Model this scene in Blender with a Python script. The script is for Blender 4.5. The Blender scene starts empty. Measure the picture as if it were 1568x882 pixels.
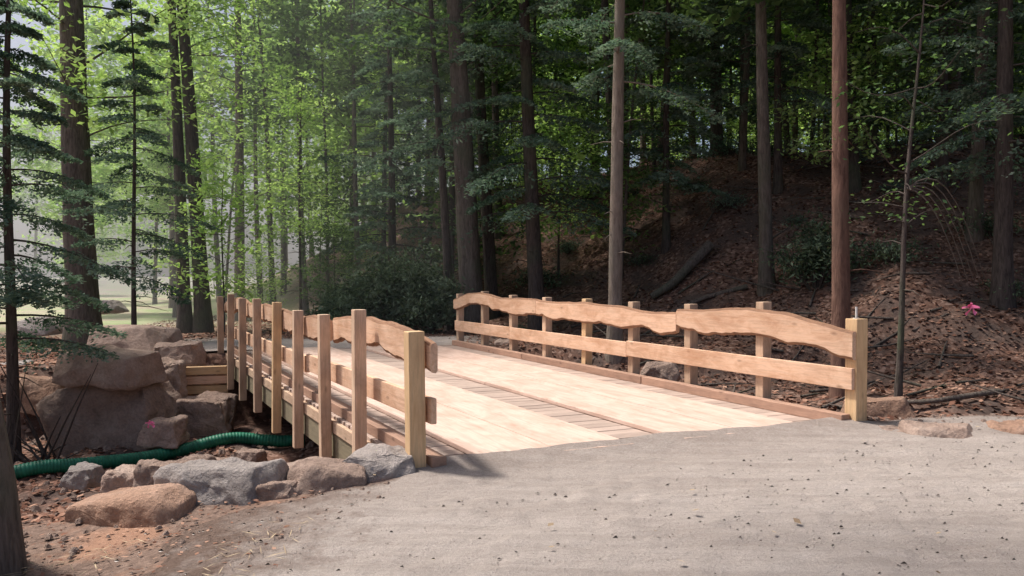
import bpy, bmesh, math, random
import numpy as np
from mathutils import Vector, Matrix
from mathutils import noise as mn
R=random.Random(7); rng=np.random.default_rng(11)
scene=bpy.context.scene
scene.view_settings.view_transform='Standard'
# ------------------------------------------------------------- helpers
def link(o,parent=None):
    scene.collection.objects.link(o)
    if parent: o.parent=parent
    return o
def empty(name):
    return link(bpy.data.objects.new(name,None))
def sstep(a,b,x):
    t=np.clip((x-a)/(b-a),0,1); return t*t*(3-2*t)
def vnoise(x,y,seed=0):
    xi=np.floor(x).astype(np.int64); yi=np.floor(y).astype(np.int64)
    fx=x-xi; fy=y-yi; fx=fx*fx*(3-2*fx); fy=fy*fy*(3-2*fy)
    def h(a,b):
        n=(a*374761393+b*668265263+seed*1442695041)&0xffffffff
        n=((n^(n>>13))*1274126177)&0xffffffff
        return ((n^(n>>16))&0xffff)/65535.0
    return (h(xi,yi)*(1-fx)+h(xi+1,yi)*fx)*(1-fy)+(h(xi,yi+1)*(1-fx)+h(xi+1,yi+1)*fx)*fy-0.5
def fbm(x,y,o=4,seed=0):
    s=0;a=1.0
    for i in range(o):
        s=s+a*vnoise(x*2**i,y*2**i,seed+i*17); a*=.5
    return s
# ------------------------------------------------------------- terrain
TX=[-60,-9,-3.3,3.6,5.5,8.5,20,60]; TY=[75,34,24,18,15.5,12.5,8,4]
def H(x,y):
    x=np.asarray(x,float); y=np.asarray(y,float)
    rx=x+.83; ry=y-6.45
    s=-.4617*rx+.887*ry; w=.887*rx+.4617*ry
    base=-.03-.22*sstep(-1.0,-3.2,x)*sstep(9,3,y)-.25*sstep(8,14,y)*sstep(-6,-12,x)
    base=base+.10*np.exp(-((x-5.0)/.9)**2-((y-8.3)/.35)**2)
    s0=np.interp(w,[-30,-6,-3,-1.2,0,4.9,12,40],[1.6,.9,.35,.15,.4,-.05,-3.4,-14])
    s1=np.interp(w,[-30,-5,0,5,9,30],[11.3,11.4,11.2,10.4,7,0])
    g=sstep(0,1.1,s-s0)*(1-sstep(-1.1,0,s-s1))
    cz=np.interp(w,[-30,3,8,12],[-1.4,-1.35,-.6,-.4])
    cz=cz+.16*fbm(x*1.6,y*1.6,3,5)
    z=base*(1-g)+cz*g
    ty=np.interp(x,TX,TY); d=y-ty
    z=z+sstep(-24,-4,x)*(6.2*sstep(0,18,d)+.02*np.clip(d-18,0,80))
    rough=sstep(0,3,d)*.4+.10*g+.05*sstep(14,20,y)
    z=z+rough*fbm(x*.55,y*.55,4,2)
    z=z+.018*fbm(x*3,y*3,3,9)
    far=sstep(40,120,np.hypot(x,y)); z=z+far*2*fbm(x*.02,y*.02,2,3)
    return z
def Hf(x,y): return float(H(np.array([x]),np.array([y]))[0])
# ------------------------------------------------------------- mesh builder
class MB:
    def __init__(s): s.v=[];s.f=[];s.m=[];s.n=0
    def add(s,v,f,mi=0):
        v=np.asarray(v,float).reshape(-1,3); f=np.asarray(f,np.int64).reshape(-1,4)
        s.v.append(v); s.f.append(f+s.n); s.m.append(np.full(len(f),mi)); s.n+=len(v)
    def mesh(s,name,mats,smooth=True):
        v=np.concatenate(s.v); f=np.concatenate(s.f); m=np.concatenate(s.m)
        me=bpy.data.meshes.new(name)
        me.vertices.add(len(v)); me.vertices.foreach_set('co',v.ravel())
        me.loops.add(f.size); me.loops.foreach_set('vertex_index',f.ravel().astype(np.int32))
        me.polygons.add(len(f)); me.polygons.foreach_set('loop_start',np.arange(0,f.size,4,dtype=np.int32))
        me.polygons.foreach_set('loop_total',np.full(len(f),4,dtype=np.int32))
        me.polygons.foreach_set('material_index',m.astype(np.int32))
        sm=(m==0)&smooth; me.polygons.foreach_set('use_smooth',sm)
        for mt in mats: me.materials.append(mt)
        me.update(calc_edges=True); return me
def tube(mb,pts,rad,sides=8,mi=0,wob=0):
    pts=np.asarray(pts,float); n=len(pts)
    tan=np.gradient(pts,axis=0); tan/=np.linalg.norm(tan,axis=1)[:,None]+1e-9
    ref=np.array([0,0,1.]) if abs(tan[0,2])<.9 else np.array([1.,0,0])
    a=np.cross(tan,ref); a/=np.linalg.norm(a,axis=1)[:,None]+1e-9; b=np.cross(tan,a)
    th=np.arange(sides)/sides*2*math.pi
    rr=np.asarray(rad,float)[:,None]*np.ones(sides)[None]
    if wob: rr=rr*(1+wob*rng.normal(size=(n,sides))*.5+wob*rng.normal(size=(1,sides)))
    v=pts[:,None]+rr[...,None]*(np.cos(th)[None,:,None]*a[:,None]+np.sin(th)[None,:,None]*b[:,None])
    i=np.arange(n-1)[:,None]*sides; j=np.arange(sides)[None]; j2=(j+1)%sides
    f=np.stack([i+j,i+j2,i+sides+j2,i+sides+j],-1)
    mb.add(v,f,mi)
def leaves(mb,c,size,flat=.5,asp=.5,dirs=None,mi=1):
    c=np.asarray(c); n=len(c)
    nr=rng.normal(size=(n,3))*(1-flat); nr[:,2]+=flat*1.5; nr/=np.linalg.norm(nr,axis=1)[:,None]+1e-9
    a=rng.normal(size=(n,3)) if dirs is None else dirs+rng.normal(size=(n,3))*.25
    a-=nr*(a*nr).sum(1)[:,None]; a/=np.linalg.norm(a,axis=1)[:,None]+1e-9
    b=np.cross(nr,a); s=(size*rng.uniform(.6,1.3,n))[:,None]
    v=np.stack([c-a*s,c+b*s*asp-a*s*.1,c+a*s,c-b*s*asp-a*s*.1],1)
    mb.add(v,np.arange(4*n).reshape(n,4),mi)
# ------------------------------------------------------------- materials
def newmat(name):
    m=bpy.data.materials.new(name); m.use_nodes=True; nt=m.node_tree
    for n in list(nt.nodes): nt.nodes.remove(n)
    out=nt.nodes.new('ShaderNodeOutputMaterial'); return m,nt,out
def N(nt,t,**k):
    n=nt.nodes.new(t)
    for a,b in k.items():
        if a in n.inputs: n.inputs[a].default_value=b
        else: setattr(n,a,b)
    return n
def ramp(nt,fac,stops):
    r=nt.nodes.new('ShaderNodeValToRGB'); e=r.color_ramp.elements
    while len(e)<len(stops): e.new(.5)
    for i,(p,c) in enumerate(stops):
        e[i].position=p; e[i].color=(*c,1)
    nt.links.new(fac,r.inputs[0]); return r.outputs[0]
def coords(nt,scale=(1,1,1),kind='Object'):
    tc=N(nt,'ShaderNodeTexCoord'); mp=N(nt,'ShaderNodeMapping'); mp.inputs['Scale'].default_value=scale
    nt.links.new(tc.outputs[kind],mp.inputs[0]); return mp.outputs[0]
def noise(nt,vec,scale,detail=4,rough=.6,dist=0):
    n=N(nt,'ShaderNodeTexNoise'); n.inputs['Scale'].default_value=scale; n.inputs['Detail'].default_value=detail
    n.inputs['Roughness'].default_value=rough; n.inputs['Distortion'].default_value=dist
    nt.links.new(vec,n.inputs['Vector']); return n.outputs['Fac']
def mix(nt,fac,a,b,mode='MIX'):
    m=N(nt,'ShaderNodeMix',data_type='RGBA',blend_type=mode)
    for s,i in ((fac,0),(a,6),(b,7)):
        if isinstance(s,(int,float)): m.inputs[i].default_value=s
        elif isinstance(s,tuple): m.inputs[i].default_value=(*s,1)
        else: nt.links.new(s,m.inputs[i])
    return m.outputs[2]
def math_(nt,op,a,b=0.0):
    m=N(nt,'ShaderNodeMath',operation=op)
    for i,s in enumerate((a,b)):
        if isinstance(s,(int,float)): m.inputs[i].default_value=s
        else: nt.links.new(s,m.inputs[i])
    return m.outputs[0]
def finish(nt,out,col,rough=.85,bump=None,bs=.4,bd=.02,spec=.3):
    p=N(nt,'ShaderNodeBsdfPrincipled'); p.inputs['Specular IOR Level'].default_value=spec
    if isinstance(col,tuple): p.inputs['Base Color'].default_value=(*col,1)
    else: nt.links.new(col,p.inputs['Base Color'])
    p.inputs['Roughness'].default_value=rough
    if bump is not None:
        b=N(nt,'ShaderNodeBump'); b.inputs['Strength'].default_value=bs; b.inputs['Distance'].default_value=bd
        nt.links.new(bump,b.inputs['Height']); nt.links.new(b.outputs[0],p.inputs['Normal'])
    nt.links.new(p.outputs[0],out.inputs[0])
def wood(name,c1,c2,dark,var=.35,grain=1.0,weather=.25,knot=.5):
    m,nt,out=newmat(name)
    oi=N(nt,'ShaderNodeObjectInfo'); tc=N(nt,'ShaderNodeTexCoord')
    comb=N(nt,'ShaderNodeCombineXYZ'); r9=math_(nt,'MULTIPLY',oi.outputs['Random'],37.0)
    for i in range(3): nt.links.new(r9,comb.inputs[i])
    add=N(nt,'ShaderNodeVectorMath',operation='ADD'); nt.links.new(tc.outputs['Object'],add.inputs[0]); nt.links.new(comb.outputs[0],add.inputs[1])
    mp=N(nt,'ShaderNodeMapping'); mp.inputs['Scale'].default_value=(.9,14,14); nt.links.new(add.outputs[0],mp.inputs[0])
    g=noise(nt,mp.outputs[0],2.2*grain,5,.65,.6)
    col=ramp(nt,g,[(.3,c2),(.48,c1),(.6,tuple(.82*v for v in c1)),(.75,c2)])
    mb_=N(nt,'ShaderNodeMapping'); mb_.inputs['Scale'].default_value=(1,2.2,2.2); nt.links.new(add.outputs[0],mb_.inputs[0])
    big=noise(nt,mb_.outputs[0],2.0,5,.7,.5)
    col=mix(nt,math_(nt,'MULTIPLY',ramp(nt,big,[(.42,(0,0,0)),(.75,(1,1,1))]),weather+.35),col,dark)
    mk=N(nt,'ShaderNodeMapping'); mk.inputs['Scale'].default_value=(1.6,4,4); nt.links.new(add.outputs[0],mk.inputs[0])
    vo=N(nt,'ShaderNodeTexVoronoi'); vo.inputs['Scale'].default_value=1.5; nt.links.new(mk.outputs[0],vo.inputs['Vector'])
    kn=ramp(nt,vo.outputs['Distance'],[(.05,(1,1,1)),(.14,(0,0,0))])
    col=mix(nt,math_(nt,'MULTIPLY',kn,knot),col,tuple(.35*v for v in dark))
    v=math_(nt,'ADD',math_(nt,'MULTIPLY',oi.outputs['Random'],var),1-var*.6)
    hs=N(nt,'ShaderNodeHueSaturation'); nt.links.new(col,hs.inputs['Color']); nt.links.new(v,hs.inputs['Value'])
    finish(nt,out,hs.outputs[0],.75,g,.45,.008)
    return m
M_slab=wood('live_edge_wood',(.74,.50,.355),(.62,.385,.25),(.43,.22,.12),.15,1,.55)
M_post=wood('post_wood',(.66,.475,.34),(.50,.345,.235),(.32,.20,.135),.45,1,.4)
M_posty=wood('yellow_pine_wood',(.72,.50,.29),(.61,.395,.21),(.42,.255,.14),.15)
M_plank=wood('deck_plank_wood',(.47,.365,.31),(.38,.29,.245),(.27,.20,.17),.25)
M_runner=wood('runner_board_wood',(.69,.52,.44),(.61,.445,.365),(.47,.31,.24),.1,.6,.6,.3)
M_curb=wood('curb_timber_wood',(.42,.26,.19),(.31,.19,.13),(.2,.12,.09),.3)
M_beam=wood('treated_beam_wood',(.23,.195,.13),(.16,.14,.09),(.09,.08,.06),.3)
M_barkedge=wood('slab_bark_edge',(.32,.175,.105),(.19,.10,.06),(.09,.05,.035),.2,2)
def leafmat(name,dark,mid,light,tr=.4,sc=.6,trc=(1.2,1.35,.6)):
    m,nt,out=newmat(name)
    geo=N(nt,'ShaderNodeNewGeometry'); oi=N(nt,'ShaderNodeObjectInfo')
    n1=noise(nt,geo.outputs['Position'],sc,0,.6)
    f=math_(nt,'ADD',math_(nt,'MULTIPLY',n1,.75),math_(nt,'MULTIPLY',geo.outputs['Random Per Island'],.35))
    f=math_(nt,'ADD',f,math_(nt,'MULTIPLY',oi.outputs['Random'],.12))
    c=ramp(nt,f,[(.38,dark),(.6,mid),(.85,light)])
    d=N(nt,'ShaderNodeBsdfDiffuse'); nt.links.new(c,d.inputs[0])
    if tr<.1: nt.links.new(d.outputs[0],out.inputs[0]); return m
    t=N(nt,'ShaderNodeBsdfTranslucent'); ct=mix(nt,1.0,c,trc,'MULTIPLY'); nt.links.new(ct,t.inputs[0])
    mx=N(nt,'ShaderNodeMixShader'); mx.inputs[0].default_value=tr
    nt.links.new(d.outputs[0],mx.inputs[1]); nt.links.new(t.outputs[0],mx.inputs[2]); nt.links.new(mx.outputs[0],out.inputs[0])
    return m
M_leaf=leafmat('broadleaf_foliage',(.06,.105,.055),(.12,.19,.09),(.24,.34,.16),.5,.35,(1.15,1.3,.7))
M_leafb=leafmat('sunlit_tint_foliage',(.24,.37,.14),(.38,.54,.22),(.55,.68,.36),.5,.5,(1.2,1.3,.7))  # paler copy of the leaf colours, sunlit brightness painted in
M_hem=leafmat('hemlock_needles',(.07,.115,.085),(.14,.205,.155),(.27,.35,.28),.35,1.2,(1,1.15,.85))
M_rhodo=leafmat('rhododendron_leaves',(.05,.075,.05),(.10,.14,.09),(.22,.28,.19),.15,2)
M_litter=leafmat('fallen_leaves',(.09,.045,.033),(.22,.115,.082),(.43,.27,.20),.05,3,(1,1,1))
def barkmat(name,c1,c2,c3=None,s=1):
    m,nt,out=newmat(name); v=coords(nt,(9,9,1.6))
    g=noise(nt,v,2.2*s,5,.7,.4); geo=N(nt,'ShaderNodeNewGeometry'); b=noise(nt,geo.outputs['Position'],.9,2)
    col=ramp(nt,g,[(.34,c2),(.6,c1)])
    col=mix(nt,ramp(nt,b,[(.5,(0,0,0)),(.7,(.6,.6,.6))]),col,c3 or (.09,.11,.07))
    finish(nt,out,col,.95,g,.9,.04,.1); return m
M_bark=barkmat('grey_brown_bark',(.18,.15,.13),(.08,.065,.055))
M_barkd=barkmat('dark_bark',(.12,.098,.088),(.05,.04,.038))
M_barkl=barkmat('light_bark',(.30,.25,.21),(.17,.135,.11),(.22,.2,.17))
M_barkr=barkmat('red_pine_bark',(.22,.13,.10),(.11,.062,.05),(.14,.10,.08))
m,nt,out=newmat('forest_floor'); M_ground=m
geo=N(nt,'ShaderNodeNewGeometry'); P=geo.outputs['Position']
vo=N(nt,'ShaderNodeTexVoronoi'); vo.inputs['Scale'].default_value=14; nt.links.new(P,vo.inputs['Vector'])
vs=N(nt,'ShaderNodeSeparateColor'); nt.links.new(vo.outputs['Color'],vs.inputs[0])
lit=ramp(nt,vs.outputs[0],[(0,(.075,.042,.032)),(.45,(.155,.085,.062)),(.8,(.24,.142,.108)),(1,(.36,.24,.19))])
n1=noise(nt,P,.9,5,.65); n2=noise(nt,P,18,4,.7)
soil=ramp(nt,n2,[(.3,(.065,.044,.037)),(.7,(.155,.112,.095))])
col=mix(nt,ramp(nt,n1,[(.40,(0,0,0)),(.56,(1,1,1))]),soil,lit)
at=N(nt,'ShaderNodeAttribute',attribute_name='soil')
nearsoil=ramp(nt,n2,[(.3,(.10,.068,.055)),(.55,(.19,.132,.106)),(.8,(.30,.215,.173))])
nearsoil=mix(nt,ramp(nt,noise(nt,P,1.6,4,.6),[(.48,(0,0,0)),(.62,(.7,.7,.7))]),nearsoil,(.34,.19,.125))
col=mix(nt,at.outputs['Fac'],col,nearsoil)
at2=N(nt,'ShaderNodeAttribute',attribute_name='sunlit_meadow')
col=mix(nt,at2.outputs['Fac'],col,ramp(nt,noise(nt,P,.35,5,.7),[(.35,(.50,.40,.33)),(.5,(.50,.50,.32)),(.65,(.34,.46,.20))]))  # far-left grass and gravel tones, with the clearing's sunlight put into the colour
bm=math_(nt,'ADD',math_(nt,'MULTIPLY',vs.outputs[1],.4),n2)
finish(nt,out,col,.95,bm,.7,.03,.15)
m,nt,out=newmat('gravel_road'); M_road=m
geo=N(nt,'ShaderNodeNewGeometry'); P=geo.outputs['Position']
n1=noise(nt,P,.8,5,.7,.4); n2=noise(nt,P,40,5,.85); n3=noise(nt,P,150,2,.7)
mp=N(nt,'ShaderNodeMapping'); mp.inputs['Scale'].default_value=(.3,3.4,1); mp.inputs['Rotation'].default_value=(0,0,.10); nt.links.new(P,mp.inputs[0])
n4=noise(nt,mp.outputs[0],2.0,6,.8,.5)
col=ramp(nt,n1,[(.32,(.40,.335,.30)),(.5,(.53,.46,.42)),(.7,(.64,.57,.53))])
col=mix(nt,.5,col,ramp(nt,n2,[(.32,(.24,.195,.17)),(.5,(.53,.46,.42)),(.72,(.76,.69,.645))]))
col=mix(nt,.34,col,ramp(nt,n3,[(.38,(.22,.18,.16)),(.64,(.76,.69,.645))]))
col=mix(nt,ramp(nt,n4,[(.40,(.42,.42,.42)),(.58,(0,0,0))]),col,(.32,.265,.235))
vg=N(nt,'ShaderNodeTexVoronoi'); vg.inputs['Scale'].default_value=38; nt.links.new(P,vg.inputs['Vector'])
spk=ramp(nt,vg.outputs['Distance'],[(.10,(1,1,1)),(.24,(0,0,0))]); sc_=N(nt,'ShaderNodeSeparateColor'); nt.links.new(vg.outputs['Color'],sc_.inputs[0])
sel=ramp(nt,sc_.outputs[0],[(.78,(0,0,0)),(.82,(1,1,1))]); stone=ramp(nt,sc_.outputs[1],[(0,(.22,.19,.17)),(.5,(.42,.37,.34)),(1,(.70,.64,.60))])
spm=math_(nt,'MULTIPLY',spk,sel); col=mix(nt,spm,col,stone)
fr=N(nt,'ShaderNodeAttribute',attribute_name='fresh')
col=mix(nt,math_(nt,'MULTIPLY',fr.outputs['Fac'],ramp(nt,noise(nt,P,3,5,.75),[(.35,(1,1,1)),(.65,(.35,.35,.35))])),col,ramp(nt,n2,[(.3,(.18,.14,.12)),(.7,(.42,.35,.31))]))
at=N(nt,'ShaderNodeAttribute',attribute_name='edge')
ef=math_(nt,'ADD',at.outputs['Fac'],math_(nt,'MULTIPLY',math_(nt,'SUBTRACT',noise(nt,P,4,5,.7),.5),1.3))
col=mix(nt,ramp(nt,ef,[(.3,(0,0,0)),(.85,(1,1,1))]),col,ramp(nt,n2,[(.3,(.10,.07,.058)),(.55,(.20,.14,.113)),(.8,(.31,.225,.18))]))
bm=math_(nt,'ADD',math_(nt,'MULTIPLY',n2,.9),math_(nt,'ADD',math_(nt,'MULTIPLY',n3,.4),math_(nt,'ADD',math_(nt,'MULTIPLY',n4,.5),math_(nt,'MULTIPLY',spm,.5))))
finish(nt,out,col,.95,bm,.9,.03,.15)
def rockmat(name,c1,c2,c3):
    m,nt,out=newmat(name); oi=N(nt,'ShaderNodeObjectInfo'); geo=N(nt,'ShaderNodeNewGeometry'); P=geo.outputs['Position']
    a=noise(nt,P,2.5,6,.7,.3); b=noise(nt,P,22,5,.75)
    col=ramp(nt,a,[(.32,c2),(.5,c1),(.68,c3)])
    col=mix(nt,.5,col,ramp(nt,b,[(.3,tuple(.45*v for v in c1)),(.7,tuple(min(1,1.35*v) for v in c1))]))
    hs=N(nt,'ShaderNodeHueSaturation'); nt.links.new(col,hs.inputs['Color']); nt.links.new(math_(nt,'ADD',math_(nt,'MULTIPLY',oi.outputs['Random'],.4),.8),hs.inputs['Value'])
    finish(nt,out,hs.outputs[0],.9,math_(nt,'ADD',b,a),.9,.06,.2); return m
M_rockb=rockmat('brown_sandstone',(.39,.285,.235),(.22,.155,.125),(.54,.435,.375))
M_rockg=rockmat('grey_stone',(.38,.335,.315),(.23,.195,.18),(.50,.455,.43))
M_rockt=rockmat('tan_clay_stone',(.43,.27,.195),(.29,.17,.123),(.52,.37,.295))
m,nt,out=newmat('green_plastic'); M_green=m
finish(nt,out,ramp(nt,noise(nt,coords(nt),9,4),[(.35,(.01,.10,.06)),(.7,(.02,.20,.12))]),.5)
m,nt,out=newmat('pink_ribbon'); M_pink=m; finish(nt,out,(.85,.2,.4),.5)
m,nt,out=newmat('galvanised_steel'); M_steel=m; finish(nt,out,(.6,.6,.6),.4)
m,nt,out=newmat('straw'); M_straw=m; finish(nt,out,ramp(nt,N(nt,'ShaderNodeNewGeometry').outputs['Random Per Island'],[(0,(.2,.14,.09)),(1,(.6,.48,.32))]),.8)
m,nt,out=newmat('pebble_stone'); M_peb=m; finish(nt,out,ramp(nt,N(nt,'ShaderNodeNewGeometry').outputs['Random Per Island'],[(0,(.3,.25,.225)),(.6,(.5,.44,.40)),(.97,(.64,.58,.54)),(1,(.75,.65,.52))]),.9)
# ------------------------------------------------------------- ground sheet
def axis(lo,a,b,hi,step,g=1.13):
    c=list(np.arange(a,b,step)); s=step;v=c[-1]
    while v<hi: s=min(s*g,12); v+=s; c.append(v)
    s=step; v=a; l=[]
    while v>lo: s=min(s*g,12); v-=s; l.append(v)
    return np.array(l[::-1]+c)
xs=axis(-320,-9,9,320,.075); ys=axis(-60,2.5,19,420,.075)
X,Y=np.meshgrid(xs,ys); Z=H(X,Y)
nx,ny=len(xs),len(ys)
idx=np.arange(nx*ny).reshape(ny,nx)
f=np.stack([idx[:-1,:-1],idx[:-1,1:],idx[1:,1:],idx[1:,:-1]],-1).reshape(-1,4)
mb=MB(); mb.add(np.stack([X,Y,Z],-1),f,0)
me=mb.mesh('ground',[M_ground])
soil=np.clip(sstep(9.5,6.5,Y)*1.0+0*X,0,1).ravel().astype(np.float32)
a=me.attributes.new('soil','FLOAT','POINT'); a.data.foreach_set('value',soil)
sunlit_mead=(sstep(22,32,Y)*sstep(-.24,-.36,X/np.maximum(Y,1))*.9).ravel().astype(np.float32)
a=me.attributes.new('sunlit_meadow','FLOAT','POINT'); a.data.foreach_set('value',sunlit_mead)
link(bpy.data.objects.new('ground',me))
def sheet(name,xlo,xhi,ylo,yhi,nu,nv,fade,mat,lift=.012):
    V=1-(1-np.linspace(0,1,nv))**1.35; U=np.linspace(0,1,nu)
    UU,VV=np.meshgrid(U,V)
    XX=xlo(VV)+(xhi-xlo(VV))*UU
    YH=yhi(XX); YY=ylo+(YH-ylo)*VV
    ZZ=H(XX,YY)+lift
    dl=(XX-xlo(VV)); df=(YH-YY)
    ed=np.maximum(1-dl/fade[0],1-df/fade[1]); ed=np.clip(ed,0,1)
    deck=sstep(-.95,-.6,XX)*sstep(4.0,3.6,XX)
    nz=.012*fbm(XX*.5+YY*.06,YY*3.2,4,61)+.015*fbm(XX*7,YY*7,3,62)+.04*np.clip(fbm(XX*4,YY*4,2,63)-.25,0,1)
    ZZ=ZZ+nz*sstep(0,.5,df)
    ZZ=np.where(deck>0,ZZ*(1-deck*np.exp(-(df/.4)**2))+deck*np.exp(-(df/.4)**2)*(.066*sstep(-.01,.09,df)+.004),ZZ)
    ZZ=ZZ-.03*sstep(.85,1,ed)*(1-deck)
    ed=ed*(1-.85*deck)
    idx=np.arange(nu*nv).reshape(nv,nu)
    f=np.stack([idx[:-1,:-1],idx[:-1,1:],idx[1:,1:],idx[1:,:-1]],-1).reshape(-1,4)
    mb=MB(); mb.add(np.stack([XX,YY,ZZ],-1),f,0); me=mb.mesh(name,[mat])
    a=me.attributes.new('edge','FLOAT','POINT'); a.data.foreach_set('value',ed.ravel().astype(np.float32))
    a=me.attributes.new('fresh','FLOAT','POINT'); a.data.foreach_set('value',(.65*np.exp(-(df/.9)**2)).ravel().astype(np.float32))
    return link(bpy.data.objects.new(name,me))
def yfar(x):
    y=np.interp(x,[-4,-2.2,-.9,-.7,3.6,4.2,6,14],[4.6,5.3,6.2,6.66,8.56,8.5,8.35,8.1])
    return y+.13*fbm(x*2.0,x*0+3,5,21)
sheet('gravel_road',lambda v:-2.6+.5*v+.25*fbm(v*9,v*0+1,3,4),11,-3,yfar,620,620,(1.7,.28),M_road,.03)
def yfar2(x): return np.interp(x,[-16,-9,-6,-1,2],[22.5,21.5,20.7,21,21])+.3*fbm(x,x*0,3,8)
UU,VV=np.meshgrid(np.linspace(0,1,90),np.linspace(0,1,60))
XX=-9.5+9.3*UU; Y0=np.interp(XX,[-9.5,-6.3,-1.1,0],[16.6,16.35,17.85,18.4]); YY=Y0-.05+(yfar2(XX)-Y0)*VV
ZZ=H(XX,YY)+.05
ed=np.clip(np.maximum.reduce([1-UU*3,1-(1-UU)*5,(VV-.6)*2.5]),0,1)
idx=np.arange(90*60).reshape(60,90); f=np.stack([idx[:-1,:-1],idx[:-1,1:],idx[1:,1:],idx[1:,:-1]],-1).reshape(-1,4)
mb=MB(); mb.add(np.stack([XX,YY,ZZ-.04*ed],-1),f,0); me=mb.mesh('gravel_path',[M_road])
a=me.attributes.new('edge','FLOAT','POINT'); a.data.foreach_set('value',ed.ravel().astype(np.float32))
link(bpy.data.objects.new('gravel_path',me))
# ------------------------------------------------------------- boards
def board(name,p0,p1,th,ht,parent,mat,up=(0,0,1),bev=.008,tilt=0):
    p0=Vector(p0);p1=Vector(p1); d=p1-p0; L=d.length; x=d.normalized(); up=Vector(up)
    y=up.cross(x).normalized(); z=x.cross(y)
    bm=bmesh.new(); bmesh.ops.create_cube(bm,size=1)
    for v in bm.verts: v.co=Vector((v.co.x*L,v.co.y*th,v.co.z*ht))
    bmesh.ops.bevel(bm,geom=bm.edges[:],offset=bev,segments=2,profile=.6,affect='EDGES')
    me=bpy.data.meshes.new(name); bm.to_mesh(me); bm.free(); me.materials.append(mat)
    o=bpy.data.objects.new(name,me)
    mt=Matrix((x,y,z)).transposed().to_4x4(); mt.translation=(p0+p1)/2
    if tilt: mt=mt@Matrix.Rotation(tilt,4,'Z')
    o.matrix_world=mt; link(o,parent); return o
L0=Vector((-.76,6.42,0)); L1=Vector((-6.0,16.42,0)); R0=Vector((3.68,8.4,0)); R1=Vector((-1.2,17.95,0))
dL=(L1-L0).normalized(); dR=(R1-R0).normalized()
inL=Vector((dL.y,-dL.x,0)); inR=-Vector((dR.y,-dR.x,0))
bridge=empty('wooden_bridge')
NPk=58
for i in range(NPk):
    t=(i+.5)/NPk
    a=L0.lerp(L1,t)+inL*.02; b=R0.lerp(R1,t)+inR*.02
    dz=R.uniform(-.003,.002)-.03
    board('deck_plank_%d'%i,a+Vector((0,0,dz)),b+Vector((0,0,dz)),.178,.06,bridge,M_plank,bev=.006)
def across(w,t): return (L0.lerp(L1,t)).lerp(R0.lerp(R1,t),w)
def skew_board(name,wa,wb,t0,t1,z0,z1,parent,mat):
    c=[across(wa,t0),across(wb,t0),across(wb,t1),across(wa,t1)]
    ctr=sum(c,Vector())/4; x=(c[3]-c[0]).normalized(); y=Vector((-x.y,x.x,0)); M3=Matrix((x,y,Vector((0,0,1)))); 
    bm=bmesh.new(); lo=[];hi=[]
    for p in c:
        q=M3@(p-ctr); lo.append(bm.verts.new((q.x,q.y,z0))); hi.append(bm.verts.new((q.x,q.y,z1)))
    bm.faces.new(lo[::-1]); bm.faces.new(hi)
    for i in range(4): bm.faces.new((lo[i],lo[(i+1)%4],hi[(i+1)%4],hi[i]))
    bmesh.ops.recalc_face_normals(bm,faces=bm.faces[:])
    bmesh.ops.bevel(bm,geom=bm.edges[:],offset=.004,segments=2,affect='EDGES')
    me=bpy.data.meshes.new(name); bm.to_mesh(me); bm.free(); me.materials.append(mat)
    o=bpy.data.objects.new(name,me); mt=M3.transposed().to_4x4(); mt.translation=ctr; o.matrix_world=mt; link(o,parent)
for r,(wa,wb) in enumerate(((.115,.42),(.535,.86))):
    k=2
    for j in range(k):
        w0=wa+(wb-wa)*j/k+.0008; w1=wa+(wb-wa)*(j+1)/k-.0008
        cuts=[-.006,(.46,.40)[(j+r)%2],.99]
        for q in range(2):
            dz=R.uniform(-.002,.002)
            skew_board('runner_board_%d_%d_%d'%(r,j,q),w0,w1,cuts[q]+.0004,cuts[q+1]-.0004,.004+dz,.045+dz,bridge,M_runner)
zc=Vector((0,0,.055))
for k,(a,b) in enumerate(((0,.33),(.332,.68),(.682,1))):
    board('curb_timber_right_%d'%k,R0.lerp(R1,a)+inR*.13+zc,R0.lerp(R1,b)+inR*.13+zc,.13,.11,bridge,M_curb)
for k,(a,b) in enumerate(((-.01,.35),(.352,.7),(.702,1))):
    board('curb_timber_left_%d'%k,L0.lerp(L1,a)+inL*.13+zc,L0.lerp(L1,b)+inL*.13+zc,.13,.11,bridge,M_curb)
for k,w in enumerate((.012,.25,.5,.75,.988)):
    a=across(w,.01);b=across(w,.99); dz=Vector((0,0,-.27 if k not in(0,4) else -.25))
    board('girder_%d'%k,a+dz,b+dz,.14,.40,bridge,M_beam)
board('fascia_timber_left',L0-inL*.005+Vector((0,0,-.10)),L1-inL*.005+Vector((0,0,-.10)),.05,.13,bridge,M_post)
for e,t in enumerate((.03,.975)):
    for q in range(5):
        z=-.57-.2*q
        board('abutment_timber_%d_%d'%(e,q),across(-.03 if e else .0,t)+Vector((0,0,z)),across(1.03 if e else 1.0,t)+Vector((0,0,z)),.2,.19,bridge,M_beam)
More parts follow.
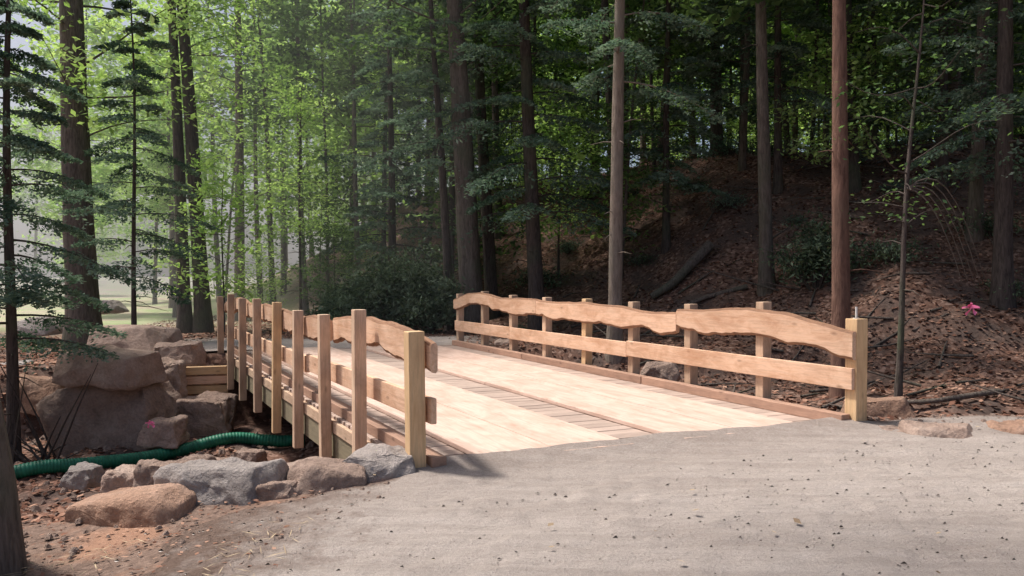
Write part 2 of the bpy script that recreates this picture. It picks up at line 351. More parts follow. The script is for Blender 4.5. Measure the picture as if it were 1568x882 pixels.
def slab(name,base,d,nrm,s0,s1,top,bot,off,parent,seed,th=.065):
    n=90
    ss=np.linspace(s0,s1,n)
    tp=np.interp(ss,[p[0] for p in top],[p[1] for p in top]); bt=np.interp(ss,[p[0] for p in bot],[p[1] for p in bot])
    k=np.ones(9)/9; pad=lambda a:np.convolve(np.pad(a,4,mode='edge'),k,'valid')
    tp=pad(tp)+.028*fbm(ss*1.7,ss*0+seed,4,seed); bt=pad(bt)+.07*fbm(ss*2.4,ss*0+seed+5,4,seed+3)
    org=base+d*((s0+s1)/2); z=Vector((0,0,1))
    bm=bmesh.new(); rows=[]
    for i in range(n):
        x=ss[i]-(s0+s1)/2; zt=tp[i];zb=bt[i]; h=th/2
        zm=(zt+zb)/2
        prof=[(-h,zb+.02),(-h,zm),(-h,zt-.02),(-h*.5,zt),(h*.6,zt-.006),(h,zt-.03),(h,zm),(h,zb+.035),(h*.5,zb+.006),(-h*.5,zb)]
        rows.append([bm.verts.new((x,p[0],p[1]-.95)) for p in prof])
    m=10
    for i in range(n-1):
        for j in range(m):
            f=bm.faces.new((rows[i][j],rows[i+1][j],rows[i+1][(j+1)%m],rows[i][(j+1)%m]))
            f.material_index=0 if j in (0,1,5,6) else 1
    bm.faces.new(rows[0]); bm.faces.new(rows[-1][::-1])
    bmesh.ops.recalc_face_normals(bm,faces=bm.faces[:])
    me=bpy.data.meshes.new(name); bm.to_mesh(me); bm.free(); me.materials.append(M_slab); me.materials.append(M_barkedge)
    o=bpy.data.objects.new(name,me)
    mt=Matrix((d,Vector((-d.y,d.x,0)),z)).transposed().to_4x4(); mt.translation=org+nrm*off+Vector((0,0,.95))
    o.matrix_world=mt; link(o,parent)
railR=empty('wooden_railing'); railL=empty('wooden_railing')
LR=(R1-R0).length; LL=(L1-L0).length
topsR=[1.13,1.27,1.20,1.19,1.20,1.19,1.20,1.25,1.17]
for i in range(9):
    p=R0+dR*(LR*i/8); p=p-inR*.02
    w=.14 if i else .17
    board('post_%d'%i,p+Vector((0,0,-.5)),p+Vector((R.uniform(-.012,.012),R.uniform(-.012,.012),topsR[i])),w,.125 if i else .15,railR,M_posty if i in(0,4) else M_post,up=dR,bev=.008)
offR=.045+.035
slab('top_rail_near',R0,dR,inR,-.06,2.85,[(-.1,1.0),(.3,1.07),(.8,1.15),(1.5,1.19),(2.2,1.15),(2.5,1.13),(2.9,1.13)],[(-.1,.70),(.5,.80),(1.2,.87),(2,.83),(2.3,.80),(2.6,.87),(2.9,.84)],offR,railR,3)
slab('top_rail_mid',R0,dR,inR,2.86,6.9,[(2.8,1.10),(3.5,1.06),(4.2,1.11),(5.3,1.15),(6.5,1.13),(7,1.14)],[(2.8,.86),(3.1,.74),(3.6,.83),(4.5,.78),(5.5,.80),(7,.83)],offR,railR,5)
slab('top_rail_far',R0,dR,inR,6.91,LR+.1,[(6.9,1.15),(7.7,1.15),(8.5,1.13),(9.3,1.23),(10.2,1.2),(10.9,1.03)],[(6.9,.84),(8,.82),(9.2,.95),(10.2,.93),(10.9,.78)],offR,railR,8)
zz=Vector((0,0,.47))
for k,(a,b,dz) in enumerate(((-.05,4.05,.02),(4.055,8.0,-.01),(8.005,LR+.05,-.015))):
    board('mid_rail_%d'%k,R0+dR*a+inR*offR+zz+Vector((0,0,dz)),R0+dR*b+inR*offR+zz+Vector((0,0,dz-.01)),.05,.23,railR,M_slab)
mb=MB(); tube(mb,[(0,0,0),(0,0,.03),(0,0,.13)],[.012,.012,.012],8); tube(mb,[(0,0,.0),(0,0,.012)],[.03,.03],10)
o=bpy.data.objects.new('threaded_rod',mb.mesh('threaded_rod',[M_steel])); o.location=R0-inR*.02+Vector((0,0,1.128)); link(o,railR)
sL=[0,1.36,2.66,4.05,5.45,6.95,8.45,9.95,LL]
topsL=[1.14,1.265,1.16,1.15,1.21,1.22,1.19,1.23,1.15]
botL=[-.25,-.45,-.58,-.60,-.66,-.60,-.62,-.62,-.60]
for i in range(9):
    p=L0+dL*sL[i]-inL*(.10 if i else .03)
    m=M_posty if i in(0,4) else M_post
    tw=R.uniform(-.02,.02)
    board('post_%d'%i,p+Vector((0,0,botL[i])),p+Vector((tw,R.uniform(-.01,.01),topsL[i])),.12 if i else .14,.11 if i else .12,railL,m,up=dL,bev=.008)
offL=.02
slab('top_rail_near',L0,dL,inL,-.12,2.9,[(-.2,1.03),(.3,1.12),(.9,1.17),(1.6,1.18),(2.3,1.14),(3,1.10)],[(-.2,.74),(.5,.85),(1.3,.90),(2.2,.86),(3,.84)],offL+.06,railL,13)
slab('top_rail_mid',L0,dL,inL,2.91,6.95,[(2.9,1.08),(3.6,1.12),(4.4,1.06),(5.4,1.12),(7,1.13)],[(2.9,.84),(4,.8),(5,.82),(7,.83)],offL,railL,15)
slab('top_rail_far',L0,dL,inL,6.96,LL+.1,[(6.9,1.13),(8,1.10),(9.5,1.18),(10.5,1.15),(11.4,1.02)],[(6.9,.84),(8.5,.82),(9.5,.9),(11.4,.78)],offL,railL,18)
for k,(a,b,dz) in enumerate(((-.12,4.0,.02),(4.005,8.0,-.01),(8.005,LL+.05,-.015))):
    board('mid_rail_%d'%k,L0+dL*a+inL*(offL+(.06 if k==0 else 0))+zz+Vector((0,0,dz)),L0+dL*b+inL*offL+zz+Vector((0,0,dz)),.05,.21,railL,M_slab)
crib=empty('timber_crib_wall')
ex=Vector((.96,.28,0)).normalized()
c0=Vector((-6.55,15.1,0))
for q in range(4):
    z=-.26-.185*q; j=R.uniform(-.03,.03)
    board('crib_timber_%d'%q,c0+ex*(j)+Vector((0,0,z)),c0+ex*(1.0+j)+Vector((0,0,z)),.17,.15,crib,M_posty if q%2==0 else M_slab)
    pe=Vector((-ex.y,ex.x,0))
    for s in (0.12,.85): board('crib_tie_%d'%q,c0+ex*s+pe*.1+Vector((0,0,z-.09)),c0+ex*s+pe*1.4+Vector((0,0,z-.09)),.15,.10,crib,M_curb)
# ------------------------------------------------------------- rocks
def rock(name,x,y,z,sx,sy,sz,mat,seed,rot=0,disp=.10,round_=0):
    rr=np.random.default_rng(seed); bm=bmesh.new()
    for cx in (-1,1):
        for cy in (-1,1):
            for cz in (-1,1):
                k=rr.uniform(.68,1.0,3)
                if cz>0: k[:2]*=rr.uniform(.62,.95)
                bm.verts.new((cx*k[0],cy*k[1],cz*k[2]))
    for _ in range(5+round_*8):
        q=rr.normal(size=3); q/=np.linalg.norm(q); q/=max(abs(q))**(.5 if round_ else 1); q*=rr.uniform(.85,1.02); bm.verts.new(q)
    r=bmesh.ops.convex_hull(bm,input=bm.verts[:]); bmesh.ops.delete(bm,geom=[g for g in r['geom_interior'] if isinstance(g,bmesh.types.BMVert)],context='VERTS')
    for v in bm.verts: v.co=Vector((v.co.x*sx/2,v.co.y*sy/2,v.co.z*sz/2))
    bmesh.ops.bevel(bm,geom=bm.edges[:],offset=min(sx,sy,sz)*.05,segments=2,profile=.6,affect='EDGES',clamp_overlap=True)
    bmesh.ops.triangulate(bm,faces=bm.faces[:])
    for _ in range(4):
        lim=max(sx,sy,sz)*.05
        es=[e for e in bm.edges if e.calc_length()>lim]
        if es: bmesh.ops.subdivide_edges(bm,edges=es,cuts=1); bmesh.ops.triangulate(bm,faces=bm.faces[:])
    if round_:
        for _ in range(3): bmesh.ops.smooth_vert(bm,verts=bm.verts[:],factor=.5,use_axis_x=True,use_axis_y=True,use_axis_z=True)
    sc=2.6/max(sx,sz); bm.normal_update()
    for v in bm.verts:
        d=mn.fractal(v.co*sc+Vector((seed*3.1,0,0)),.9,2.1,6)
        v.co+=v.normal*max(-1,min(1,d))*disp*max(sz,.3)
    me=bpy.data.meshes.new(name); bm.to_mesh(me); bm.free(); me.materials.append(mat)
    for q in me.polygons: q.use_smooth=True
    o=bpy.data.objects.new(name,me); o.location=(x,y,z); o.rotation_euler=(rr.uniform(-.08,.08),rr.uniform(-.1,.1),rot); link(o)
def px(u,d): return (u-784)/1200*d
def zat(v,d): return 1.6-(v-421)*d/1200
rocks=[
(175,562,13.6,140,50,1.3,M_rockb,1),(182,640,13.8,165,118,1.5,M_rockb,2),(200,522,16.5,125,44,1.4,M_rockb,3),
(270,545,15.8,70,42,.9,M_rockb,4),(248,582,14.6,62,70,.8,M_rockb,5),(312,640,14.5,90,66,1.0,M_rockb,6),
(70,602,14.5,95,50,1.0,M_rockt,7),(20,575,16,70,40,1.0,M_rockg,8),(250,662,13.0,60,40,.6,M_rockb,41),
(348,778,6.1,180,104,.75,M_rockg,9),(450,752,6.4,130,68,.6,M_rockb,10),(500,770,6.1,135,64,.5,M_rockb,11),(572,728,6.35,125,70,.5,M_rockg,12),
(245,750,7.2,84,86,.6,M_rockb,13),(200,745,7.6,60,55,.5,M_rockb,14),(124,730,9.3,48,28,.4,M_rockg,15),
(205,808,5.75,185,66,.7,M_rockt,16),(425,790,5.9,80,40,.3,M_rockb,17),(300,720,7.6,60,40,.4,M_rockb,51),
(1345,628,10.0,100,34,.6,M_rockt,18),(1440,668,7.9,110,34,.5,M_rockb,19),(1550,662,8.0,80,30,.5,M_rockt,20),(1375,668,8.1,70,24,.4,M_rockb,31),
(775,538,18.4,46,32,.7,M_rockb,21),(1010,570,14.5,60,30,.7,M_rockb,23),
(160,470,24,60,20,1,M_rockg,24),(60,500,22,90,26,1.2,M_rockg,25),(380,700,11.2,45,18,.4,M_rockb,26),(330,715,10.2,40,18,.4,M_rockb,27)]
for u,v,d,w,h,sy,mt,sd in rocks:
    hh=h*d/1200*1.12; xx=px(u,d); z=zat(v,d); fg=d<9
    if fg and u<700: z=max(z,Hf(xx,d)+hh*.05)
    rock('boulder',xx,d,z,w*d/1200*1.1,sy,hh,mt,sd,R.uniform(-.3,.3),.10,1 if fg else 0)
mb=MB()
def clod(x,y,s,sink=.2):
    th=np.arange(6)/6*2*math.pi+rng.uniform(0,1); z=Hf(x,y)+.02-sink*s
    r1=s*rng.uniform(.8,1.2,6); r2=s*rng.uniform(.35,.6,6)
    v=[(x+r1[i]*math.cos(th[i]),y+r1[i]*math.sin(th[i]),z) for i in range(6)]+[(x+r2[i]*math.cos(th[i]),y+r2[i]*math.sin(th[i]),z+s*rng.uniform(.6,.95)) for i in range(6)]+[(x,y,z+s*.95)]
    mb.add(v,[[i,(i+1)%6,6+(i+1)%6,6+i] for i in range(6)]+[[6+i,6+(i+1)%6,6+(i+2)%6,12] for i in range(0,6,2)],0)
for i in range(220): clod(R.uniform(-4.2,-.9),R.uniform(4.8,7.2),R.uniform(.012,.04)*R.uniform(.5,1))
for i in range(220):
    x=R.uniform(3.8,7.5); clod(x,float(yfar(np.array([x]))[0])+R.uniform(-.35,.35),R.uniform(.012,.055)*R.uniform(.4,1))
for i in range(300): clod(R.uniform(-9,-3),R.uniform(9,14.5),R.uniform(.03,.11)*R.uniform(.4,1))
link(bpy.data.objects.new('loose_stones',mb.mesh('loose_stones',[M_rockb],False)))
# ------------------------------------------------------------- hose
hp=[(-9.5,9.8),(-8.2,10.7),(-7.1,11.15),(-6.5,11.6),(-6.0,12.35),(-5.4,13.2),(-4.6,13.7),(-3.6,13.9)]
t=np.linspace(0,len(hp)-1,420); hx=np.interp(t,range(len(hp)),[p[0] for p in hp]); hy=np.interp(t,range(len(hp)),[p[1] for p in hp])
k=np.ones(41)/41; sm=lambda a:np.convolve(np.pad(a,20,mode='edge'),k,'valid')
hx,hy=sm(hx),sm(hy); hz=sm(sm(H(hx,hy)))+.13
mb=MB(); tube(mb,np.stack([hx,hy,hz],1),.10+.007*np.sin(np.arange(420)*1.9),14)
link(bpy.data.objects.new('drainage_hose',mb.mesh('drainage_hose',[M_green])))
def ribbon(x,y,z,s):
    mb=MB()
    for q in range(5):
        a=q*1.3+.3; dx,dz=math.cos(a),math.sin(a); n=6; vs=[];fs=[]
        for i in range(n):
            u=i/(n-1); c=np.array([dx*u*s,.25*s*math.sin(u*5+q),dz*u*s*.8-.3*s*u*u])
            o=np.array([-dz,.3,dx])*s*.16*(1+.4*math.sin(u*4+q)); vs+= [c-o,c+o]
            if i<n-1: fs.append([2*i,2*i+1,2*i+3,2*i+2])
        mb.add(vs,fs,0)
    o=bpy.data.objects.new('pink_flagging_ribbon',mb.mesh('pink_flagging_ribbon',[M_pink])); o.location=(x,y,z); link(o)
ribbon(px(1487,10.5),10.5,zat(470,10.5),.11)
ribbon(px(228,11.6),11.6,zat(648,11.6),.08)
# ------------------------------------------------------------- trees
def trunk_pts(h,lean,curve=.15,n=26):
    z=np.linspace(0,1,n); q=rng.uniform(0,6.28,2)
    x=lean[0]*z+curve*np.sin(z*5+q[0])*z*.5; y=lean[1]*z+curve*np.sin(z*4+q[1])*z*.5
    return np.stack([x,y,z*h],1)
def make_tree(name,h,r,lean=(0,0),crown=(.4,1),limbs=40,L=3,style='broad',nl=8000,ls=.09,bark=None,leaf=None,stubs=8,curve=.15,sides=12,rise=.25,flare=.55):
    mb=MB(); tp=trunk_pts(h,lean,curve); t=np.linspace(0,1,len(tp))
    rad=r*(1-.75*t**1.1)*(1+flare*np.exp(-t*h/.35)); tp[0,2]=-.5
    tube(mb,tp,rad,sides,0,.035)
    for q in range(stubs):
        f=rng.uniform(.06,crown[0]+.1); c=np.array([np.interp(f,t,tp[:,k]) for k in range(3)]); a=rng.uniform(0,6.28); l=rng.uniform(.2,.9)
        d=np.array([math.cos(a),math.sin(a),rng.uniform(-.2,.3)]); pp=[c,c+d*l*.5,c+d*l+np.array([0,0,-.08])]
        tube(mb,pp,[r*.08+.006,.01,.003],4,0)
    per=max(1,nl//max(limbs,1)); C=[];D=[]
    for q in range(limbs):
        f=crown[0]+(crown[1]-crown[0])*((q+rng.random())/limbs); c=np.array([np.interp(f,t,tp[:,k]) for k in range(3)])
        a=q*2.4+rng.uniform(-.5,.5); rel=(f-crown[0])/(crown[1]-crown[0]+1e-6)
        if style=='broad': l=L*(.45+.9*math.sin(math.pi*min(1,rel*.85+.15)))*rng.uniform(.6,1.15)
        else: l=L*(1.05-rel*.8)*rng.uniform(.55,1.15)
        d=np.array([math.cos(a),math.sin(a),0.]); n=7; u=np.linspace(0,1,n)
        if style=='broad': zz=l*rise*u+.15*np.sin(u*4+q)
        else: zz=l*(rng.uniform(-.08,.34)*u-rng.uniform(.2,.42)*u**2)
        bend=np.array([-d[1],d[0],0])*rng.uniform(-.25,.25)*l
        pts=c+d*(l*u)[:,None]+bend*(u**2)[:,None]; pts[:,2]+=zz
        tube(mb,pts,max(.008,min(r*.22,.007*l+.006))*(1-.9*u)+.002,5,0)
        if style=='broad':
            nc=6; uc=rng.uniform(.25,1.05,nc); cc=np.stack([np.interp(uc,u,pts[:,k]) for k in range(3)],1)+rng.normal(size=(nc,3))*[.3*l*.4,.3*l*.4,.2]
            w=rng.integers(0,nc,per); p=cc[w]+rng.normal(size=(per,3))*np.array([.42,.42,.16])*(.35+.2*l)
            C.append(p); D.append(rng.normal(size=(per,3)))
        else:
            ntw=max(8,int(l/.13)); ti=rng.integers(0,ntw,per); tt=.12+.88*(ti+.5)/ntw; side=np.where(rng.random(per)<.5,-1,1)
            base=np.stack([np.interp(tt,u,pts[:,k]) for k in range(3)],1)
            hsh=(np.sin(ti*12.9+side*3+q)*43758.5)%1
            tl=(.38*l*(1-tt)**.7+.14)*(.6+.7*hsh); uu=rng.random(per)**.8
            sd=np.array([-d[1],d[0],0]); dr=sd[None]*side[:,None]*.82+d[None]*.57
            p=base+dr*(uu*tl)[:,None]+rng.normal(size=(per,3))*.022
            off=rng.normal(size=per)*.075*(1-uu*.6); p+=(np.cross(dr,[0,0,1]))*off[:,None]
            p[:,2]-=.55*(uu*tl)**1.4+.05*rng.random(per)
            C.append(p); D.append(dr)
    if C:
        C=np.concatenate(C); D=np.concatenate(D)
        leaves(mb,C,ls,.55 if style=='broad' else .5,.5 if style=='broad' else .42,D,1)
    return mb.mesh(name,[bark or M_bark,leaf or M_leaf])
def put(name,me,x,y,rot=0,sc=1,parent=None,dz=0):
    o=bpy.data.objects.new(name,me); o.location=(x,y,Hf(x,y)+dz); o.rotation_euler=(0,0,rot); o.scale=(sc,sc,sc); link(o,parent); return o
def T(name,u,d,**k): return put(name,make_tree(name,**k),px(u,d),d)
T('oak_tree',-26,4.7,h=14,r=.22,lean=(-1.2,-.8),crown=(.6,1),limbs=20,L=2.4,nl=3000,ls=.1,bark=M_bark,stubs=0,flare=.3)
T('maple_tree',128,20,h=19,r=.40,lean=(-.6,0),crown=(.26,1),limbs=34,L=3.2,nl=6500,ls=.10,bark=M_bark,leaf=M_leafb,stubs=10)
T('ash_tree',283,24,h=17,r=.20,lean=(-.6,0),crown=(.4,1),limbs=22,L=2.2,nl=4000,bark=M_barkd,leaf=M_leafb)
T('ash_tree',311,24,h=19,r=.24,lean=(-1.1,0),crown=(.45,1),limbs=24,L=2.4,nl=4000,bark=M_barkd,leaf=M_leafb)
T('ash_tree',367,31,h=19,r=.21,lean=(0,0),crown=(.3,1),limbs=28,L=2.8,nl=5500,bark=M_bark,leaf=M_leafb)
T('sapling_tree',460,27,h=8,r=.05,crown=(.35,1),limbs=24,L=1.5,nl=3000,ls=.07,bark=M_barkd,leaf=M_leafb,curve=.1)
T('oak_tree',724,22.5,h=19,r=.36,lean=(-1.1,0),crown=(.38,1),limbs=36,L=3.2,nl=9000,bark=M_bark)
T('oak_tree',754,24,h=18,r=.2,lean=(-.9,0),crown=(.36,1),limbs=28,L=2.8,nl=7000,bark=M_barkd)
T('hemlock_tree',690,23,h=13,r=.14,lean=(-.7,0),crown=(.35,1),limbs=36,L=2.2,style='hem',nl=11000,ls=.07,bark=M_barkd,leaf=M_hem)
T('hemlock_tree',824,21.5,h=17,r=.22,lean=(-.75,0),crown=(.18,1),limbs=66,L=3.0,style='hem',nl=36000,ls=.065,bark=M_barkd,leaf=M_hem,stubs=12)
T('pine_tree',941,17,h=16,r=.155,lean=(.25,0),crown=(.36,1),limbs=34,L=2.0,style='hem',nl=14000,ls=.06,bark=M_barkl,leaf=M_hem,stubs=10,curve=.12)
T('ash_tree',1097,31,h=16,r=.25,lean=(-.3,0),crown=(.35,1),limbs=34,L=3.0,nl=10000,bark=M_barkd)
T('pine_tree',1289,13.6,h=15,r=.165,lean=(-.15,0),crown=(.55,1),limbs=24,L=1.8,style='hem',nl=8000,ls=.06,bark=M_barkr,leaf=M_hem,stubs=10,curve=.06)
T('sapling_tree',1376,12.6,h=6.5,r=.05,lean=(.3,0),crown=(.42,1),limbs=16,L=1.2,nl=700,ls=.045,bark=M_barkd,leaf=M_leaf,stubs=6,curve=.3)
T('hemlock_tree',18,12.8,h=9,r=.10,lean=(0,0),crown=(.22,.85),limbs=44,L=2.3,style='hem',nl=34000,ls=.042,bark=M_barkd,leaf=M_hem,stubs=8)
T('hemlock_tree',205,19.0,h=8.5,r=.06,lean=(0,0),crown=(.2,1),limbs=36,L=1.9,style='hem',nl=15000,ls=.052,bark=M_barkd,leaf=M_hem)
T('hemlock_tree',1535,17,h=15,r=.2,crown=(.2,1),limbs=58,L=2.8,style='hem',nl=28000,ls=.065,bark=M_barkd,leaf=M_hem)
T('hemlock_tree',1440,22,h=14,r=.16,crown=(.12,1),limbs=60,L=3.0,style='hem',nl=26000,ls=.075,bark=M_barkd,leaf=M_hem)
T('hemlock_tree',1190,24,h=13,r=.13,crown=(.2,1),limbs=54,L=2.8,style='hem',nl=22000,ls=.075,bark=M_barkd,leaf=M_hem)
T('hemlock_tree',1020,24,h=13,r=.12,crown=(.15,1),limbs=54,L=2.6,style='hem',nl=20000,ls=.075,bark=M_barkd,leaf=M_hem)
T('hemlock_tree',600,27,h=13,r=.16,crown=(.15,1),limbs=54,L=2.8,style='hem',nl=22000,ls=.075,bark=M_barkd,leaf=M_hem)
def mass(name,variants,plist):
    e=empty(name)
    for i,(x,y,s) in enumerate(plist):
        put('%s_member_%d'%(name,i),variants[i%len(variants)],x,y,R.uniform(0,6.28),s,e)
vd=[make_tree('forest_tree_mesh_%d'%i,h=17,r=.17,lean=(R.uniform(-1.4,1.4),R.uniform(-1.2,1.2)),crown=(.18+.1*i,1),limbs=36,L=2.9,nl=7500,ls=.16,bark=M_barkd if i%2 else M_bark,leaf=M_leaf,sides=8,stubs=5) for i in range(4)]
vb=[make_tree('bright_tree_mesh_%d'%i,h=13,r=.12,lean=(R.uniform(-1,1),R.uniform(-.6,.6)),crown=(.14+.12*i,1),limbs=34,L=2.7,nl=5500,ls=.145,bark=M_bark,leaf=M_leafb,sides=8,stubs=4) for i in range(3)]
vs=[make_tree('understory_mesh_%d'%i,h=4.5,r=.03,lean=(R.uniform(-.5,.5),0),crown=(.2,1),limbs=20,L=1.5,nl=2200,ls=.085,bark=M_barkd,leaf=M_leaf if i%2 else M_leafb,stubs=0,sides=6) for i in range(4)]
vp=[make_tree('slender_tree_mesh_%d'%i,h=15,r=.075+.02*i,lean=(R.uniform(-1.3,1.3),R.uniform(-1,1)),crown=(.5,1),limbs=16,L=1.8,nl=1800,ls=.14,bark=M_barkd if i%2 else M_bark,leaf=M_leaf,sides=7,stubs=5,curve=.35) for i in range(4)]
vhm=[make_tree('far_hemlock_mesh_%d'%i,h=14,r=.13,lean=(R.uniform(-.5,.5),0),crown=(.12,1),limbs=56,L=2.9,style='hem',nl=12000,ls=.10,bark=M_barkd,leaf=M_hem,sides=8,stubs=3) for i in range(2)]
def spread(n,dr,ur,gap,sr):
    pl=[];tries=0
    while len(pl)<n and tries<4000:
        tries+=1; d=R.uniform(*dr); x=px(R.uniform(*ur),d)
        if all((x-a)**2+(d-b)**2>gap for a,b,_ in pl): pl.append((x,d,R.uniform(*sr)))
    return pl
mass('distant_forest',vd+vhm,spread(44,(27,58),(590,1850),12,(.8,1.2)))
mass('canopy_trees',[vd[2],vd[3]],[(6.5,20,1.05),(10,23,1.1),(11.5,19.5,1),(3.5,26,1.1),(14,25,1.1)])
mass('slender_trees',vp,spread(50,(24,55),(280,1650),2,(.8,1.3)))
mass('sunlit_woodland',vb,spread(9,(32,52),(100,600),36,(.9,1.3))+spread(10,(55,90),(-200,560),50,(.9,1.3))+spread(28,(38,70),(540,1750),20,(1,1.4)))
mass('understory_saplings',vs,spread(32,(22,46),(250,1650),3,(.6,1.3)))
mass('distant_tree_line',vd+vb,[(a*d,d,s) for a,d,s in ((R.uniform(-.18,.95),R.uniform(80,120),R.uniform(1.4,2.0)) for _ in range(28))]+[(R.uniform(-.85,-.3)*130,R.uniform(125,150),R.uniform(.7,1.0)) for _ in range(8)])
mass('woodland_edge',vd,[(14,16,1),(18,24,1.1),(16,10,1),(20,5,1),(-34,22,1),(-36,8,1)])
def shrub_mesh(name,w,h,n,leaf,ls=.07):
    mb=MB(); C=[]
    for i in range(26):
        a=rng.uniform(0,6.28); rr=rng.random()**.6; top=np.array([math.cos(a)*w/2*rr,math.sin(a)*w/2*.8*rr,h*(1-.55*rr**2)*rng.uniform(.6,1.05)])
        pts=[np.array([0,0,-.1])+top*[.15,.15,0],top*[.6,.6,.55],top]; tube(mb,pts,[.025,.015,.006],5)
        for s in (1,.75,.5): C.append(top*[s**.6,s**.6,s]+rng.normal(size=(n//78,3))*[.22,.22,.15])
    C=np.concatenate(C); leaves(mb,C,ls,.35,.32,None,1)
    return mb.mesh(name,[M_barkd,leaf])
for u,d,w,h in ((600,22.5,2.4,2.2),(655,22,1.9,1.9),(550,23.5,2.2,1.6),(640,24.5,2.2,2.6),(520,21.5,1.3,.8)):
    put('rhododendron_bush',shrub_mesh('rhododendron_bush',w,h,7000,M_rhodo,.08),px(u,d),d)
put('mountain_laurel_bush',shrub_mesh('mountain_laurel_bush',2.2,1.6,4000,M_rhodo),px(1250,19),19)
sh=[shrub_mesh('low_shrub_mesh_%d'%i,1.5,.5,900,(M_hem,M_rhodo)[i],.06) for i in range(2)]
mass('hillside_undergrowth',sh,spread(26,(17,34),(760,1600),3,(.4,1.2)))
mb=MB()
for i in range(26):
    a=R.uniform(-.2,1.2); l=R.uniform(.6,1.7); b=np.array([R.uniform(-.5,.5),R.uniform(-.3,.3),-.1]); d=np.array([math.cos(a)*R.choice([-1,1])*.8,R.uniform(-.4,.4),math.sin(a)+.3])
    tube(mb,[b,b+d*l*.5+np.array([0,0,.05]),b+d*l],[.022,.014,.005],5)
me=mb.mesh('dead_brush',[M_barkd]); o=put('dead_brush',me,px(45,12.8),12.8)
mb=MB()
for i in range(150):
    d=R.uniform(12,30); x=px(R.uniform(860,1620),d); z=Hf(x,d); l=R.uniform(.5,2.2); a=R.uniform(0,3.14); e=R.uniform(-.1,.35)
    dx,dy=math.cos(a)*l,math.sin(a)*l*.6
    tube(mb,[(x,d,z+.04),(x+dx*.5,d+dy*.5,max(Hf(x+dx*.5,d+dy*.5)+.04,z+e*l*.5)),(x+dx,d+dy,max(Hf(x+dx,d+dy)+.03,z+e*l))],[.03,.02,.006],5)
link(bpy.data.objects.new('fallen_branches',mb.mesh('fallen_branches',[M_bark])))
mb=MB()
for i in range(5):
    pts=[]
    for k in range(9):
        q=k/8; pts.append((q*(.9+.15*i),.1*i*q,-1.5*q*q+.25*math.sin(q*3)*(i*.4)))
    tube(mb,pts,np.linspace(.015,.004,9),5)
o=bpy.data.objects.new('dead_branch',mb.mesh('dead_branch',[M_bark])); o.location=(px(1385,12.6),12.55,zat(290,12.6)); link(o)
def log(name,pts,r,mat):
    pts=[(x,y,Hf(x,y)+dz) for x,y,dz in pts]; mb=MB(); n=24; tt=np.linspace(0,len(pts)-1,n)
    P=np.stack([np.interp(tt,range(len(pts)),[p[k] for p in pts]) for k in range(3)],1)
    k=np.ones(5)/5; P=np.stack([np.convolve(np.pad(P[:,j],2,mode='edge'),k,'valid') for j in range(3)],1)
    rad=np.linspace(r,r*.6,n); tube(mb,P,rad,12,0,.05)
    first=mb.v[-1][:12]; ctr=first.mean(0)
    mb.add(np.concatenate([first,[ctr]]),[[i,(i+1)%12,(i+2)%12,12] for i in range(0,12,2)],1)
    link(bpy.data.objects.new(name,mb.mesh(name,[mat,M_posty])))
log('fallen_log',[(5.7,22.4,.35),(5.0,22.0,.25),(4.4,21.6,.2),(3.8,21.6,.15)],.16,M_bark)
log('fallen_log',[(6.2,20.4,.1),(5.0,20.6,.1),(3.6,20.2,.08)],.07,M_bark)
log('fallen_log',[(7.9,12.6,.15),(6.5,12.2,.12),(5.4,12.5,.1)],.05,M_bark)
# ------------------------------------------------------------- litter / gravel / straw
def scatter_litter(name,n,xr,yr,cond,size,mat,flat=.85,asp=.6,lift=.015):
    x=rng.uniform(*xr,n); y=rng.uniform(*yr,n); k=cond(x,y); x=x[k];y=y[k]
    c=np.stack([x,y,H(x,y)+lift+rng.random(len(x))*.02],1)
    mb=MB(); leaves(mb,c,size,flat,asp,None,0); me=mb.mesh(name,[mat],False); link(bpy.data.objects.new(name,me))
def notbridge(x,y):
    rx=x+.83; ry=y-6.45; s=-.4617*rx+.887*ry; w=.887*rx+.4617*ry
    return ~((w>-.3)&(w<5.2)&(s>-1)&(s<12.5))&~((s>11)&(s<14)&(w>-2.5)&(w<5))
scatter_litter('leaf_litter',90000,(-14,18),(8.6,36),lambda x,y:notbridge(x,y)&(rng.random(len(x))<np.clip(1.2-y/45,0.3,1)),.055,M_litter,.7)
scatter_litter('fallen_leaves_patch',1500,(-5,-1.2),(3.2,7),lambda x,y:y<6.4+0*x,.02,M_litter,.8)
scatter_litter('fallen_leaves_patch',34,(-2,6),(3.6,8),notbridge,.028,M_straw,.7,.6,.055)
scatter_litter('straw_scatter',1200,(-4.2,-1.3),(3.0,5.6),lambda x,y:fbm(x*1.5,y*1.5,2,77)>-.05,.06,M_straw,.9,.05,.045)
n=9000; x=rng.uniform(-3,9,n); y=2.6+rng.random(n)*5.9; k=notbridge(x,y)&(y<yfar(x)); x=x[k];y=y[k]; n=len(x)
s=.004+.013*rng.random(n)**6; z=H(x,y)+.030
c=np.stack([x,y,z],1)
ux=np.array([[1,0,0],[0,1,0],[-1,0,0],[0,-1,0],[0.1,0,.8]])
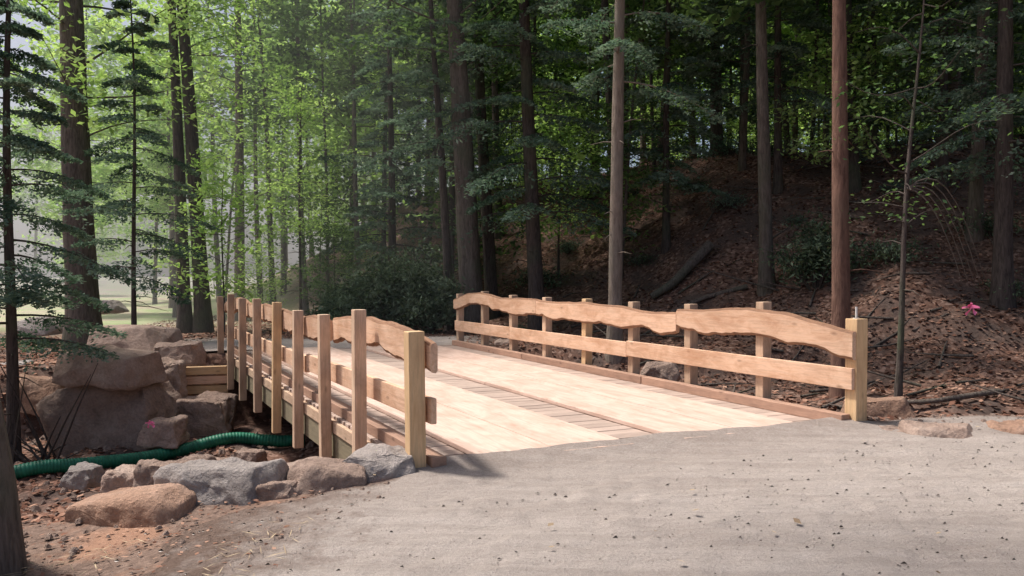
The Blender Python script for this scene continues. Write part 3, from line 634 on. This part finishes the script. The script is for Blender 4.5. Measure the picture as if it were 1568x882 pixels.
sc=rng.uniform(.7,1.3,(n,5,1)); V=c[:,None]+ux[None]*s[:,None,None]*sc
b=np.arange(n)[:,None]*5
F=np.concatenate([b+np.array([[0,1,2,4]]),b+np.array([[2,3,0,4]])],0)
mb=MB(); mb.add(V,F,0); link(bpy.data.objects.new('gravel',mb.mesh('gravel',[M_peb],False)))
# ------------------------------------------------------------- haze volume, added to brighten and wash out the left background
m,nt,out=newmat('added_haze_volume'); vsn=N(nt,'ShaderNodeVolumeScatter'); vsn.inputs['Density'].default_value=.009; vsn.inputs['Anisotropy'].default_value=.0; vsn.inputs['Color'].default_value=(1,1,.95,1)
nt.links.new(vsn.outputs[0],out.inputs['Volume'])
bm=bmesh.new(); bmesh.ops.create_cube(bm,size=1); me=bpy.data.meshes.new('added_glow_haze'); bm.to_mesh(me); bm.free(); me.materials.append(m)
o=bpy.data.objects.new('added_glow_haze',me); o.scale=(120,130,24); o.location=(-61,19+65,9); link(o)
# ------------------------------------------------------------- light, world, camera
sd=Vector((-.70,.25,0)).normalized(); el=math.radians(60)
dirv=Vector((sd.x*math.cos(el),sd.y*math.cos(el),math.sin(el)))
sl=bpy.data.lights.new('sun','SUN'); sl.energy=5.0; sl.angle=math.radians(6); sl.color=(1,.94,.86)
so=bpy.data.objects.new('sun',sl); so.rotation_euler=dirv.to_track_quat('Z','Y').to_euler(); link(so)
w=bpy.data.worlds.new('World'); scene.world=w; w.use_nodes=True; nt=w.node_tree
sky=nt.nodes.new('ShaderNodeTexSky'); sky.sky_type='NISHITA'; sky.sun_disc=False; sky.sun_elevation=el; sky.sun_rotation=math.atan2(sd.x,sd.y); sky.dust_density=5; sky.air_density=.8
bg=nt.nodes['Background']; bg.inputs[1].default_value=.15; nt.links.new(sky.outputs[0],bg.inputs[0])
cam=bpy.data.cameras.new('camera'); co=bpy.data.objects.new('camera',cam); link(co)
co.location=(0,0,1.6); co.rotation_euler=(math.radians(90-.955),0,0); cam.lens=27.55; cam.sensor_width=36; cam.clip_end=1500; cam.clip_start=.05
scene.camera=co
